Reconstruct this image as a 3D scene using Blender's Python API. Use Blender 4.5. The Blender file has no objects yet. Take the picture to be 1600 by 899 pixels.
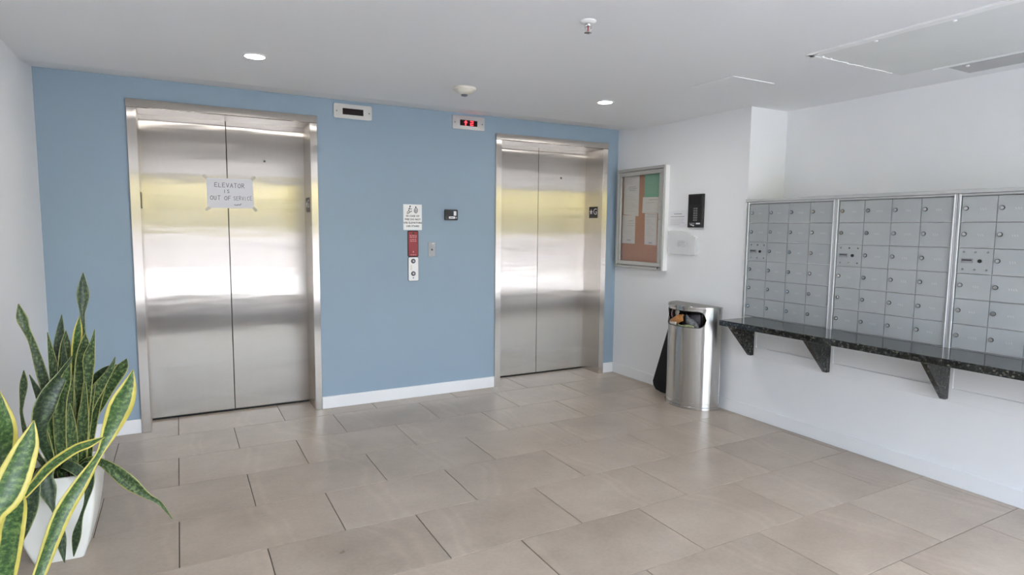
import bpy, bmesh, math, random
from mathutils import Vector, Matrix
random.seed(7)
SC = bpy.context.scene
COL = SC.collection
PI = math.pi

# ------------------------------------------------------------------ camera
cam_d = bpy.data.cameras.new('camera'); cam = bpy.data.objects.new('camera', cam_d); COL.objects.link(cam)
yaw, pitch, roll = 0.50202, -0.09609, 0.00980
fwd = Vector((math.sin(yaw)*math.cos(pitch), math.cos(yaw)*math.cos(pitch), math.sin(pitch)))
rgt0 = Vector((math.cos(yaw), -math.sin(yaw), 0)); up0 = rgt0.cross(fwd)
rgt = math.cos(roll)*rgt0 + math.sin(roll)*up0; upv = -math.sin(roll)*rgt0 + math.cos(roll)*up0
cam.matrix_world = Matrix(((rgt.x, upv.x, -fwd.x, 0.0579), (rgt.y, upv.y, -fwd.y, -4.6414), (rgt.z, upv.z, -fwd.z, 1.3763), (0, 0, 0, 1)))
cam_d.sensor_fit = 'HORIZONTAL'; cam_d.sensor_width = 36.0; cam_d.lens = 949.44/1600*36.0
cam_d.clip_start = 0.02; cam_d.clip_end = 200
SC.camera = cam

# ------------------------------------------------------------------ light
SC.view_settings.view_transform = 'Standard'; SC.view_settings.look = 'None'
SC.view_settings.gamma = 1.0; SC.view_settings.use_curve_mapping = False
SC.view_settings.exposure = 0.90
w = bpy.data.worlds.new('sky'); SC.world = w; w.use_nodes = True
nt = w.node_tree; nt.nodes.clear()
sky = nt.nodes.new('ShaderNodeTexSky'); sky.sky_type = 'NISHITA'; sky.sun_disc = False
sky.sun_elevation = math.radians(58); sky.sun_rotation = math.radians(90); sky.air_density = 1.0; sky.dust_density = 3.0
bg = nt.nodes.new('ShaderNodeBackground'); bg.inputs['Strength'].default_value = 3.1
hs = nt.nodes.new('ShaderNodeHueSaturation'); hs.inputs['Saturation'].default_value = 0.68
wo = nt.nodes.new('ShaderNodeOutputWorld')
nt.links.new(sky.outputs[0], hs.inputs['Color']); nt.links.new(hs.outputs[0], bg.inputs[0]); nt.links.new(bg.outputs[0], wo.inputs[0])
sd = bpy.data.lights.new('sun', 'SUN'); sd.energy = 9.5; sd.angle = 0.02; sd.color = (1, .99, .97)
sun = bpy.data.objects.new('sun', sd); COL.objects.link(sun)
sun.rotation_euler = Vector((-0.46, -0.02, -0.89)).to_track_quat('-Z', 'Y').to_euler(); sun.location = (10, -8, 12)
YF = -6.95                                   # glazed entrance front, behind the camera
pd = bpy.data.lights.new('window_portal', 'AREA'); pd.shape = 'RECTANGLE'; pd.size = 3.55; pd.size_y = 2.12
pd.cycles.is_portal = True
po = bpy.data.objects.new('window_portal', pd); COL.objects.link(po)
po.location = (2.36, YF, 1.10); po.rotation_euler = (math.radians(90), 0, 0)   # faces +Y
SC.cycles.max_bounces = 9; SC.cycles.diffuse_bounces = 5; SC.cycles.glossy_bounces = 4; SC.cycles.transparent_max_bounces = 12
SC.cycles.sample_clamp_indirect = 10.0
SC.cycles.use_denoising = True

# ------------------------------------------------------------------ helpers
def srgb(r, g, b):
    f = lambda c: (c/255/12.92) if c/255 <= .04045 else ((c/255+.055)/1.055)**2.4
    return (f(r), f(g), f(b), 1)

class N:
    """small node-graph helper"""
    def __init__(s, name):
        s.m = bpy.data.materials.new(name); s.m.use_nodes = True; s.t = s.m.node_tree; s.t.nodes.clear()
        s.out = s.t.nodes.new('ShaderNodeOutputMaterial'); s.b = s.t.nodes.new('ShaderNodeBsdfPrincipled')
        s.t.links.new(s.b.outputs[0], s.out.inputs[0])
    def n(s, typ, **kw):
        x = s.t.nodes.new(typ)
        for k, v in kw.items(): setattr(x, k, v)
        return x
    def l(s, a, b): s.t.links.new(a, b)
    def coord(s, which='Object', scale=(1, 1, 1)):
        if which == 'World':
            o = s.n('ShaderNodeNewGeometry').outputs['Position']
        else:
            o = s.n('ShaderNodeTexCoord').outputs[which]
        mp = s.n('ShaderNodeMapping'); mp.inputs['Scale'].default_value = scale; s.l(o, mp.inputs[0]); return mp.outputs[0]
    def noise(s, vec, scale, detail=3, rough=.5):
        x = s.n('ShaderNodeTexNoise'); x.inputs['Scale'].default_value = scale; x.inputs['Detail'].default_value = detail
        x.inputs['Roughness'].default_value = rough; s.l(vec, x.inputs['Vector']); return x.outputs['Fac']
    def ramp(s, fac, stops):
        x = s.n('ShaderNodeValToRGB'); e = x.color_ramp.elements
        while len(e) < len(stops): e.new(.5)
        for i, (p, c) in enumerate(stops): e[i].position = p; e[i].color = c
        s.l(fac, x.inputs[0]); return x.outputs[0]
    def mix(s, fac, a, b, mode='MIX'):
        x = s.n('ShaderNodeMix', data_type='RGBA', blend_type=mode)
        for sock, v in ((x.inputs[0], fac), (x.inputs[6], a), (x.inputs[7], b)):
            if isinstance(v, (int, float, tuple)): sock.default_value = v
            else: s.l(v, sock)
        return x.outputs[2]
    def math(s, op, a, b=0.0):
        x = s.n('ShaderNodeMath', operation=op)
        for sock, v in ((x.inputs[0], a), (x.inputs[1], b)):
            if isinstance(v, (int, float)): sock.default_value = v
            else: s.l(v, sock)
        return x.outputs[0]
    def bump(s, h, strength=.1, dist=.01):
        x = s.n('ShaderNodeBump'); x.inputs['Strength'].default_value = strength; x.inputs['Distance'].default_value = dist
        s.l(h, x.inputs['Height']); s.l(x.outputs[0], s.b.inputs['Normal'])
    def set(s, **kw):
        for k, v in kw.items():
            k = k.replace('_', ' ')
            if isinstance(v, (int, float, tuple)): s.b.inputs[k].default_value = v
            else: s.l(v, s.b.inputs[k])
        return s

def tone(c, k): return (c[0]*k, c[1]*k, c[2]*k, 1)
def paint(name, c, rough=.6, var=.06, scale=3, bump=.0, metallic=0, spec=.5, bscale=180):
    a = N(name); v = a.coord('World')
    a.set(Base_Color=a.ramp(a.noise(v, scale, 4), [(.3, tone(c, 1-var)), (.7, tone(c, 1+var))]), Roughness=rough, Metallic=metallic)
    a.b.inputs['Specular IOR Level'].default_value = spec
    if bump: a.bump(a.noise(v, bscale, 2), bump, .002)
    return a.m

M = {}
M['blue'] = paint('blue_wall_paint', srgb(149, 168, 183), .55, .015, 1.5, .25, spec=.3, bscale=120)
M['white_wall'] = paint('white_wall_paint', srgb(238, 239, 240), .6, .012, 1.2, .2, spec=.3, bscale=120)
M['ceiling'] = paint('ceiling_paint', srgb(238, 239, 240), .7, .012, 1.0, .15, spec=.2, bscale=120)
M['trim_white'] = paint('white_gloss_trim', srgb(238, 238, 238), .35, .01, 2)
M['grout'] = paint('grey_grout', srgb(96, 88, 80), .9, .1, 40)
M['black_gap'] = paint('dark_rubber', srgb(22, 21, 21), .7, .1, 10)
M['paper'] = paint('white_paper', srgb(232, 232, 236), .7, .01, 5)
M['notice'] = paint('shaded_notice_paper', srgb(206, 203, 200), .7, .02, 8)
M['mat'] = paint('dark_entrance_mat', srgb(88, 86, 88), .95, .1, 60, .3)
M['ink'] = paint('grey_print_ink', srgb(70, 70, 74), .7, .05, 5)
M['faint_ink'] = paint('faint_print_ink', srgb(165, 165, 168), .7, .05, 5)
M['marker'] = paint('pale_handwriting_ink', srgb(112, 108, 122), .7, .08, 60)
M['tape'] = paint('beige_masking_tape', srgb(205, 200, 188), .5, .04, 40)
M['green_paper'] = paint('green_paper', srgb(120, 172, 142), .7, .02, 6)
M['white_plastic'] = paint('white_plastic', srgb(240, 240, 238), .35, .01, 5)
M['cream_plastic'] = paint('cream_plastic', srgb(226, 222, 210), .45, .02, 5)
M['black_plastic'] = paint('black_plastic', srgb(22, 22, 26), .35, .05, 20)
M['black_cloth'] = paint('black_matte_sheet', srgb(16, 16, 19), .75, .1, 30, .1)
M['alu'] = paint('satin_aluminium', srgb(205, 206, 207), .38, .02, 6, metallic=.75)
M['alu_light'] = paint('bright_aluminium_edge', srgb(228, 229, 230), .28, .01, 6, metallic=.7)
M['alu_dark'] = paint('dull_aluminium', srgb(150, 151, 152), .45, .03, 6, metallic=.7)
M['board_frame'] = paint('grey_board_frame', srgb(186, 186, 184), .4, .02, 6, metallic=.5)
M['key_grey'] = paint('grey_keys', srgb(120, 120, 124), .4, .05, 10)
M['soffit'] = paint('polished_steel_soffit', srgb(214, 208, 202), .3, .02, 8, metallic=.95)
M['chrome'] = paint('polished_chrome', srgb(215, 215, 215), .12, .02, 10, metallic=1)
M['ring_dark'] = paint('dark_button_ring', srgb(70, 70, 68), .4, .05, 10, metallic=.5)
M['red_plate'] = paint('red_fire_plate', srgb(150, 42, 50), .45, .04, 20)
M['pink_ink'] = paint('pale_red_lettering', srgb(214, 150, 150), .6, .02, 20)
M['green_ink'] = paint('dark_sign_ink', srgb(48, 50, 46), .6, .02, 20)
M['pot'] = paint('white_glazed_pot', srgb(240, 240, 232), .3, .01, 5)
M['soil'] = paint('dark_potting_soil', srgb(42, 34, 28), .95, .4, 60, .6, bscale=60)
M['screen'] = paint('dark_display_glass', srgb(38, 22, 24), .15, .02, 5)
M['grille'] = paint('grey_painted_grille', srgb(186, 187, 187), .55, .02, 5)
M['plaster'] = paint('patched_ceiling_plaster', srgb(226, 228, 226), .8, .02, 3, .3, bscale=60)
M['plaster_edge'] = paint('white_plaster_tape', srgb(240, 241, 240), .8, .03, 12, .4, bscale=60)
M['concrete'] = paint('sunlit_concrete', srgb(154, 156, 156), .8, .05, .6)
M['street_wall'] = paint('white_street_wall', srgb(168, 161, 157), .8, .02, .8)
M['hedge'] = paint('yellow_green_hedge', srgb(134, 124, 64), .8, .3, 2.2)
M['mag_a'] = paint('orange_flyer', srgb(190, 130, 70), .4, .3, 45)
M['mag_b'] = paint('purple_flyer', srgb(120, 84, 96), .4, .4, 50)
M['mag_c'] = paint('dark_flyer', srgb(52, 50, 56), .4, .5, 40)
M['mag_d'] = paint('pale_flyer', srgb(205, 196, 188), .5, .2, 55)
M['mag_e'] = paint('green_flyer', srgb(150, 156, 118), .4, .4, 50)
M['mag_f'] = paint('grey_flyer', srgb(112, 112, 112), .4, .6, 38)

def emit(name, c, s):
    a = N(name); a.set(Base_Color=c, Emission_Color=c, Emission_Strength=s); return a.m
M['led'] = emit('red_led', (1, .02, .03, 1), 4.0)
M['lamp'] = emit('lit_downlight', (1, .97, .92, 1), 22.0)

def brushed(name, c, r2, aniso, wav=.0):
    """brushed stainless: the reflection is sharp along the tangent (0,0,1) or across it, by the sign of aniso"""
    a = N(name); a.t.nodes.remove(a.b)
    g = a.n('ShaderNodeBsdfAnisotropic'); g.distribution = 'MULTI_GGX'
    f = a.noise(a.coord('World', (60, 60, 1.2)), 6, 3, .6)
    a.l(a.ramp(f, [(.3, tone(c, .96)), (.7, tone(c, 1.04))]), g.inputs['Color'])
    g.inputs['Roughness'].default_value = math.sqrt(r2); g.inputs['Anisotropy'].default_value = aniso
    cx = a.n('ShaderNodeCombineXYZ'); cx.inputs[2].default_value = 1.0
    a.l(cx.outputs[0], g.inputs['Tangent'])
    if wav:
        b = a.n('ShaderNodeBump'); b.inputs['Strength'].default_value = wav; b.inputs['Distance'].default_value = .01
        a.l(a.noise(a.coord('World', (.9, .9, 6)), 1.3, 2), b.inputs['Height']); a.l(b.outputs[0], g.inputs['Normal'])
    a.l(g.outputs[0], a.out.inputs[0])
    return a.m
STEEL = (.64, .597, .548, 1)
M['door_steel'] = brushed('brushed_door_steel', STEEL, .055, .88, .10)
M['frame_steel'] = brushed('brushed_frame_steel', STEEL, .06, .85, .04)
M['bin_steel'] = brushed('brushed_bin_steel', (.53, .515, .495, 1), .045, -.76, .0)
M['plate_steel'] = paint('stainless_plate', srgb(200, 198, 196), .32, .03, 8, metallic=.9)

def tile_mat():
    a = N('taupe_porcelain_tile'); v = a.coord('World')
    oi = a.n('ShaderNodeObjectInfo')
    vm = a.n('ShaderNodeVectorMath', operation='MULTIPLY_ADD'); a.l(oi.outputs['Random'], vm.inputs[1]); vm.inputs[0].default_value = (37, 19, 53); a.l(v, vm.inputs[2])
    n1 = a.noise(vm.outputs[0], 2.6, 5, .62); n2 = a.noise(vm.outputs[0], 60, 2, .6)
    wv = a.n('ShaderNodeTexWave'); wv.inputs['Scale'].default_value = .55; wv.inputs['Distortion'].default_value = 5.5; wv.inputs['Detail'].default_value = 3; wv.inputs['Detail Scale'].default_value = 1.2
    a.l(vm.outputs[0], wv.inputs['Vector'])
    c = a.ramp(n1, [(.25, srgb(159, 144, 129)), (.5, srgb(175, 160, 144)), (.78, srgb(189, 175, 159))])
    vein = a.ramp(wv.outputs['Fac'], [(.0, (.5, .5, .5, 1)), (.9, (.5, .5, .5, 1)), (.97, (.58, .575, .57, 1)), (1.0, (.5, .5, .5, 1))])
    c = a.mix(.55, c, vein, 'OVERLAY')
    sp = a.ramp(n2, [(.35, (.47, .47, .47, 1)), (.65, (.53, .53, .53, 1))]); c = a.mix(.6, c, sp, 'OVERLAY')
    br = a.ramp(oi.outputs['Random'], [(0, (.45, .45, .45, 1)), (1, (.54, .54, .54, 1))]); c = a.mix(.7, c, br, 'OVERLAY')
    a.set(Base_Color=c, Roughness=a.math('ADD', a.math('MULTIPLY', n1, .12), .24))
    a.b.inputs['Specular IOR Level'].default_value = .45
    a.bump(n2, .05, .002)
    return a.m
M['tile'] = tile_mat()

def granite_mat():
    a = N('black_speckled_granite'); v = a.coord('World')
    vo = a.n('ShaderNodeTexVoronoi'); vo.inputs['Scale'].default_value = 120; a.l(v, vo.inputs['Vector'])
    n1 = a.noise(v, 45, 4, .7)
    c1 = a.ramp(vo.outputs['Color'], [(0, srgb(10, 11, 11)), (.5, srgb(34, 37, 36)), (.75, srgb(80, 82, 78)), (1, srgb(150, 143, 126))])
    c = a.mix(a.ramp(n1, [(.38, (0, 0, 0, 1)), (.6, (1, 1, 1, 1))]), srgb(18, 20, 20), c1)
    a.set(Base_Color=c, Roughness=.07); a.b.inputs['Specular IOR Level'].default_value = .6
    return a.m
M['granite'] = granite_mat()

def mail_mat():
    a = N('silver_mailbox_paint'); v = a.coord('World'); n1 = a.noise(v, 1.5, 3); n2 = a.noise(v, 380, 2)
    c = a.ramp(n1, [(.3, srgb(168, 172, 173)), (.7, srgb(180, 184, 185))])
    a.set(Base_Color=c, Metallic=.15, Roughness=.38); a.bump(n2, .08, .001); return a.m
M['mail'] = mail_mat()

def cork_mat():
    a = N('brown_cork_board'); v = a.coord('World'); n1 = a.noise(v, 140, 4, .7)
    a.set(Base_Color=a.ramp(n1, [(.3, srgb(150, 104, 82)), (.7, srgb(190, 142, 116))]), Roughness=.85); return a.m
M['cork'] = cork_mat()

def leaf_mat(name, margin, yel, dark, light):
    a = N(name); tc = a.n('ShaderNodeTexCoord'); sp = a.n('ShaderNodeSeparateXYZ'); a.l(tc.outputs['UV'], sp.inputs[0])
    pos = a.coord('World')
    e = a.math('MULTIPLY', a.math('ABSOLUTE', a.math('SUBTRACT', sp.outputs[0], .5)), 2.0)
    e = a.math('ADD', e, a.math('MULTIPLY', a.math('SUBTRACT', a.noise(pos, 22, 2), .5), .22))
    cross = a.n('ShaderNodeMapping'); cross.inputs['Scale'].default_value = (2.2, 38, 1); a.l(tc.outputs['UV'], cross.inputs[0])
    g = a.noise(cross.outputs[0], 1.6, 4, .7)
    green = a.ramp(g, [(.36, tone(dark, .8)), (.48, tone(dark, 1.5)), (.64, light)])
    yc = a.ramp(a.noise(pos, 40, 3), [(.3, tone(yel, .82)), (.7, yel)])
    k = a.ramp(e, [(margin-.04, (0, 0, 0, 1)), (margin+.03, (1, 1, 1, 1))])
    a.set(Base_Color=a.mix(k, green, yc), Roughness=.38, Subsurface_Weight=0.0)
    a.bump(g, .15, .002); return a.m
M['leaf_bright'] = leaf_mat('variegated_leaf', .68, srgb(208, 194, 92), srgb(46, 74, 34), srgb(112, 136, 72))
M['leaf_mid'] = leaf_mat('snake_leaf', .90, srgb(172, 168, 98), srgb(40, 60, 30), srgb(120, 140, 84))
M['leaf_dark'] = leaf_mat('dark_snake_leaf', .93, srgb(150, 158, 104), srgb(34, 50, 32), srgb(88, 108, 70))

def glass_mat(name):
    a = N(name); a.t.nodes.remove(a.b)
    tr = a.n('ShaderNodeBsdfTransparent'); gl = a.n('ShaderNodeBsdfGlossy'); gl.inputs['Roughness'].default_value = .02
    lw = a.n('ShaderNodeLayerWeight'); f = a.math('ADD', a.math('MULTIPLY', a.math('POWER', lw.outputs['Facing'], 5.0), .9), .03); mx = a.n('ShaderNodeMixShader')
    a.l(f, mx.inputs[0]); a.l(tr.outputs[0], mx.inputs[1]); a.l(gl.outputs[0], mx.inputs[2]); a.l(mx.outputs[0], a.out.inputs[0])
    return a.m
M['glass'] = glass_mat('clear_glass')
def acrylic_mat():
    a = N('clear_acrylic'); a.t.nodes.remove(a.b)
    tr = a.n('ShaderNodeBsdfTransparent'); tr.inputs[0].default_value = (.99, .99, .99, 1); pr = a.n('ShaderNodeBsdfPrincipled'); pr.inputs['Base Color'].default_value = srgb(250, 250, 250); pr.inputs['Roughness'].default_value = .15
    mx = a.n('ShaderNodeMixShader'); mx.inputs[0].default_value = .30
    a.l(tr.outputs[0], mx.inputs[1]); a.l(pr.outputs[0], mx.inputs[2]); a.l(mx.outputs[0], a.out.inputs[0]); return a.m
M['acrylic'] = acrylic_mat()

# ---- geometry
def box(bm, x0, x1, y0, y1, z0, z1):
    x0, x1 = sorted((x0, x1)); y0, y1 = sorted((y0, y1)); z0, z1 = sorted((z0, z1))
    v = [bm.verts.new(p) for p in ((x0,y0,z0),(x1,y0,z0),(x1,y1,z0),(x0,y1,z0),(x0,y0,z1),(x1,y0,z1),(x1,y1,z1),(x0,y1,z1))]
    for f in ((0,3,2,1),(4,5,6,7),(0,1,5,4),(1,2,6,5),(2,3,7,6),(3,0,4,7)): bm.faces.new([v[i] for i in f])
    return v
def prism(bm, pts, off):
    """pts: 3-D outline (ordered); extruded by vector off"""
    off = Vector(off); a = [bm.verts.new(p) for p in pts]; b = [bm.verts.new(Vector(p)+off) for p in pts]
    bm.faces.new(a); bm.faces.new(b[::-1]); n = len(pts)
    for i in range(n): bm.faces.new((a[i], b[i], b[(i+1) % n], a[(i+1) % n]))
def lathe(bm, prof, c, axis='Z', seg=32):
    """prof: (radius, height) list revolved about the axis through c"""
    rings = []
    for r, h in prof:
        ring = []
        for i in range(seg):
            t = 2*PI*i/seg; u, v = r*math.cos(t), r*math.sin(t)
            p = {'Z': (u, v, h), 'Y': (u, h, v), 'X': (h, u, v)}[axis]
            ring.append(bm.verts.new((c[0]+p[0], c[1]+p[1], c[2]+p[2])))
        rings.append(ring)
    for a, b in zip(rings, rings[1:]):
        for i in range(seg): bm.faces.new((a[i], a[(i+1) % seg], b[(i+1) % seg], b[i]))
    bm.faces.new(rings[0]); bm.faces.new(rings[-1][::-1])
def tube(bm, p0, p1, r, seg=10):
    p0, p1 = Vector(p0), Vector(p1); d = (p1-p0).normalized(); a = d.orthogonal().normalized(); b = d.cross(a)
    R = [[bm.verts.new(p + r*(math.cos(2*PI*i/seg)*a + math.sin(2*PI*i/seg)*b)) for i in range(seg)] for p in (p0, p1)]
    for i in range(seg): bm.faces.new((R[0][i], R[0][(i+1) % seg], R[1][(i+1) % seg], R[1][i]))
    bm.faces.new(R[0]); bm.faces.new(R[1][::-1])
def rrect(x0, x1, z0, z1, r, n=5):
    out = []
    for cx, cz, a0 in ((x1-r, z1-r, 0), (x0+r, z1-r, 90), (x0+r, z0+r, 180), (x1-r, z0+r, 270)):
        for i in range(n+1):
            t = math.radians(a0+90*i/n); out.append((cx+r*math.cos(t), cz+r*math.sin(t)))
    return out
def obj(name, bm, mat, parent=None, bevel=0, smooth=False, segs=2):
    bmesh.ops.recalc_face_normals(bm, faces=bm.faces)
    me = bpy.data.meshes.new(name); bm.to_mesh(me); bm.free()
    return meshobj(name, me, mat, parent, bevel, smooth, segs)
def meshobj(name, me, mat, parent=None, bevel=0, smooth=False, segs=2):
    if mat is not None and not me.materials: me.materials.append(M[mat] if isinstance(mat, str) else mat)
    o = bpy.data.objects.new(name, me); COL.objects.link(o)
    if parent is not None: o.parent = parent
    if smooth:
        for p in me.polygons: p.use_smooth = True
        try: me.set_sharp_from_angle(angle=math.radians(40))
        except Exception: pass
    if bevel:
        md = o.modifiers.new('bevel', 'BEVEL'); md.width = bevel; md.segments = segs; md.limit_method = 'ANGLE'; md.angle_limit = math.radians(40)
    return o
def bx(name, mat, dims, parent=None, bevel=0):
    bm = bmesh.new(); box(bm, *dims); return obj(name, bm, mat, parent, bevel)
def thing(name, label, cat, loc=(0, 0, 0), group=None):
    o = bpy.data.objects.new(name, None); COL.objects.link(o); o.location = loc; o.empty_display_size = .05
    return tag(o, label, cat, group)
def tag(o, label, cat, group=None):
    o['label'] = label; o['category'] = cat
    if group: o['group'] = group
    return o
def struct(o): o['kind'] = 'structure'; return o
def under(root):
    """all parts are modelled in world coordinates: cancel the Empty's offset"""
    bpy.context.view_layer.update()
    for ch in root.children: ch.matrix_parent_inverse = root.matrix_world.inverted()
    return root
def font_mesh(txt, size, align='CENTER', spacing=1.0, line=1.0, bold=0.0):
    cu = bpy.data.curves.new('lettering', 'FONT'); cu.body = txt; cu.size = size; cu.align_x = align; cu.align_y = 'CENTER'
    cu.space_character = spacing; cu.space_line = line; cu.extrude = .0003; cu.offset = bold; cu.resolution_u = 2
    o = bpy.data.objects.new('lettering', cu); COL.objects.link(o); bpy.context.view_layer.update()
    me = bpy.data.meshes.new_from_object(o.evaluated_get(bpy.context.evaluated_depsgraph_get()))
    bpy.data.objects.remove(o); return me
BACKW = Matrix(((1, 0, 0, 0), (0, 0, -1, 0), (0, 1, 0, 0), (0, 0, 0, 1)))        # text plane -> facing -Y
RIGHTW = Matrix(((0, 0, -1, 0), (-1, 0, 0, 0), (0, 1, 0, 0), (0, 0, 0, 1)))      # text plane -> facing -X
def lettering(txt, size, pos, mat, parent, face='back', name='lettering', **kw):
    me = font_mesh(txt, size, **kw); me.transform(Matrix.Translation(pos) @ (BACKW if face == 'back' else RIGHTW))
    me.materials.clear()
    return meshobj(name, me, mat, parent)
def copy_part(o, parent, delta):
    c = o.copy(); COL.objects.link(c); c.parent = parent; c.location = o.location + Vector(delta); return c

# ------------------------------------------------------------------ the room
XL, XR, XC = -0.668, 3.735, 4.13
ZC, ZB = 2.278, 2.312          # ceiling, top of the sloping strip at the blue wall
YD = 0.259                     # face of the elevator doors
LO, LI, LJ, LE = -0.201, -0.147, 0.921, 0.970      # left elevator: outer, inner, inner, outer
RO, RI, RJ, RE = 2.432, 2.486, 3.550, 3.604
ZO, ZH = 2.126, 2.176          # underside and top of the frame header
YP = -1.522                    # end of the pier on the right

fl = bx('floor', 'grout', (XL-.2, XC+.2, YF-.1, .32, -.12, -.004)); struct(fl)
HL, TD, TX, TY = .33307, .44575, 1.0123, -2.4013
tile_cache = {}
def tile(x0, x1, y0, y1):
    g = .0019; x0 += g; x1 -= g; y0 += g; y1 -= g
    if x1-x0 < .006 or y1-y0 < .006: return
    key = (round(x1-x0, 3), round(y1-y0, 3))
    if key not in tile_cache:
        a, b = key[0]/2, key[1]/2; s = .0012; bm = bmesh.new()
        lo = [bm.verts.new(p) for p in ((-a,-b,-.010),(a,-b,-.010),(a,b,-.010),(-a,b,-.010))]
        mi = [bm.verts.new(p) for p in ((-a,-b,-s),(a,-b,-s),(a,b,-s),(-a,b,-s))]
        hi = [bm.verts.new(p) for p in ((-a+s,-b+s,0),(a-s,-b+s,0),(a-s,b-s,0),(-a+s,b-s,0))]
        bm.faces.new(hi)
        for u, v in ((lo, mi), (mi, hi)):
            for i in range(4): bm.faces.new((u[i], u[(i+1) % 4], v[(i+1) % 4], v[i]))
        bmesh.ops.recalc_face_normals(bm, faces=bm.faces)
        me = bpy.data.meshes.new('tile'); bm.to_mesh(me); bm.free(); me.materials.append(M['tile']); tile_cache[key] = me
    o = bpy.data.objects.new('tile', tile_cache[key]); COL.objects.link(o); o.parent = fl
    o.location = ((x0+x1)/2, (y0+y1)/2, 0)
for r in range(-11, 7):
    y0, y1 = TY+r*TD, TY+(r+1)*TD
    y0, y1 = max(y0, YF), min(y1, .30)
    if y1-y0 < .01: continue
    for k in range(-12, 14):
        if (k-r) % 2: continue
        x0, x1 = TX+k*HL, TX+(k+2)*HL
        x0, x1 = max(x0, XL), min(x1, XR)
        if x1 > x0: tile(x0, x1, y0, y1)

bm = bmesh.new()
for a, b in ((XL-.2, LO), (LE, RO), (RE, XR+.01)): box(bm, a, b, 0, .30, 0, 2.42)
for a, b in ((LO, LE), (RO, RE)): box(bm, a, b, 0, .30, ZH-.01, 2.42)
box(bm, XL-.2, XC+.2, .30, .40, -.12, 2.42)  # unseen backing slab, added so no light leaks through the door gaps
struct(obj('wall_back', bm, 'blue'))
struct(bx('wall_left', 'white_wall', (XL-.2, XL, YF-.1, 0, 0, 2.42)))
bm = bmesh.new()
box(bm, XR, XC+.25, YP, .30, 0, 2.42)                       # the pier
box(bm, XR, XC+.25, YF-.1, YP, 0, .735)                     # below the mailboxes
box(bm, XC, XC+.25, YF-.1, YP, .735, 2.42)                  # set-back wall above them
box(bm, XR, XC, YF-.1, -3.64, .735, 1.585)                  # beyond the mailboxes
struct(obj('wall_right', bm, 'white_wall'))
bm = bmesh.new()
box(bm, XL-.2, XC+.25, YF-.1, -.33, ZC, 2.45)
prism(bm, [(XL-.2, -.33, ZC), (XL-.2, 0.0, ZB), (XL-.2, .02, 2.45), (XL-.2, -.33, 2.45)], (XC+.45-XL, 0, 0))
box(bm, XL-.2, XC+.25, .02, .42, 2.42, 2.45)
struct(obj('ceiling', bm, 'ceiling'))

# skirting
def base(name, dims): struct(bx(name, 'trim_white', dims, None, .004))
base('baseboard_back', (XL+.015, LO-.001, -.016, 0, 0, .094))
base('baseboard_back', (LE+.001, RO-.001, -.016, 0, 0, .094))
base('baseboard_back', (RE+.001, XR-.013, -.016, 0, 0, .094))
bsm = M['white_wall']
struct(bx('baseboard_left', 'trim_white', (XL, XL+.015, YF, 0, 0, .094), None, .004))
struct(bx('baseboard_right', 'white_wall', (XR-.013, XR, YF, 0, 0, .092), None, .003))
# boards under the mailboxes and the ledge on top of them
struct(bx('trim_1', 'white_wall', (XR-.010, XR, -4.6, YP-.1, .460, .535), None, .002))
struct(bx('trim_2', 'white_wall', (XR-.006, XR, -4.6, YP-.1,   .5445, .712), None, .002))
struct(bx('trim_3', 'grille', (XR-.022, XC, -3.64, YP-.002, 1.5875, 1.608), None, .003))

# glazed entrance behind the camera
WX = 0.60
struct(bx('wall_front', 'white_wall', (XL-.2, WX, YF-.1, YF, 0, 2.42)))
bm = bmesh.new()
box(bm, WX, XC+.25, YF-.1, YF-.0, 2.17, 2.42); box(bm, WX, XC, YF-.09, YF-.02, 0, .07)
for i in range(6):
    x = WX+(XC-WX)*i/5; box(bm, x-.025, x+.025, YF-.09, YF-.02, .07, 2.17)
box(bm, WX, XC, YF-.085, YF-.025, 1.00, 1.035)
wf = struct(obj('window_1', bm, 'alu_dark'))
for i in range(5):
    x0 = WX+(XC-WX)*i/5+.025; x1 = WX+(XC-WX)*(i+1)/5-.025
    bx('pane', 'glass', (x0, x1, YF-.058, YF-.052, .07, 1.0), wf); bx('pane', 'glass', (x0, x1, YF-.058, YF-.052, 1.035, 2.17), wf)
# street outside, seen in the steel of the doors
struct(bx('ground', 'concrete', (-26, 30, -45, YF-.1, -.25, -.02)))
struct(bx('wall_street', 'street_wall', (-22, 26, -15.3, -15.0, -.02, 1.12)))
bm = bmesh.new(); rng = random.Random(3)
for i in range(110):
    c = Vector((rng.uniform(-20, 24), rng.uniform(-18.5, -16.2), rng.uniform(.4, 2.3)))
    m = Matrix.Translation(c) @ Matrix.Diagonal((rng.uniform(.9, 1.6), rng.uniform(.7, 1.1), rng.uniform(.8, 1.2), 1))
    v = bmesh.ops.create_icosphere(bm, subdivisions=3, radius=1, matrix=m)['verts']
    for q in v: q.co += (q.co-c)*rng.uniform(-.12, .16)
hg = obj('street_hedge', bm, 'hedge'); hg['kind'] = 'stuff'; tag(hg, 'long sunlit yellow green hedge behind the street wall outside', 'hedge')

tag(bx('entrance_mat', 'mat', (-.45, 3.25, -6.45, -3.68, 0, .008), None, .003), 'dark grey entrance mat on the tiles behind the camera', 'mat')
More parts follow.
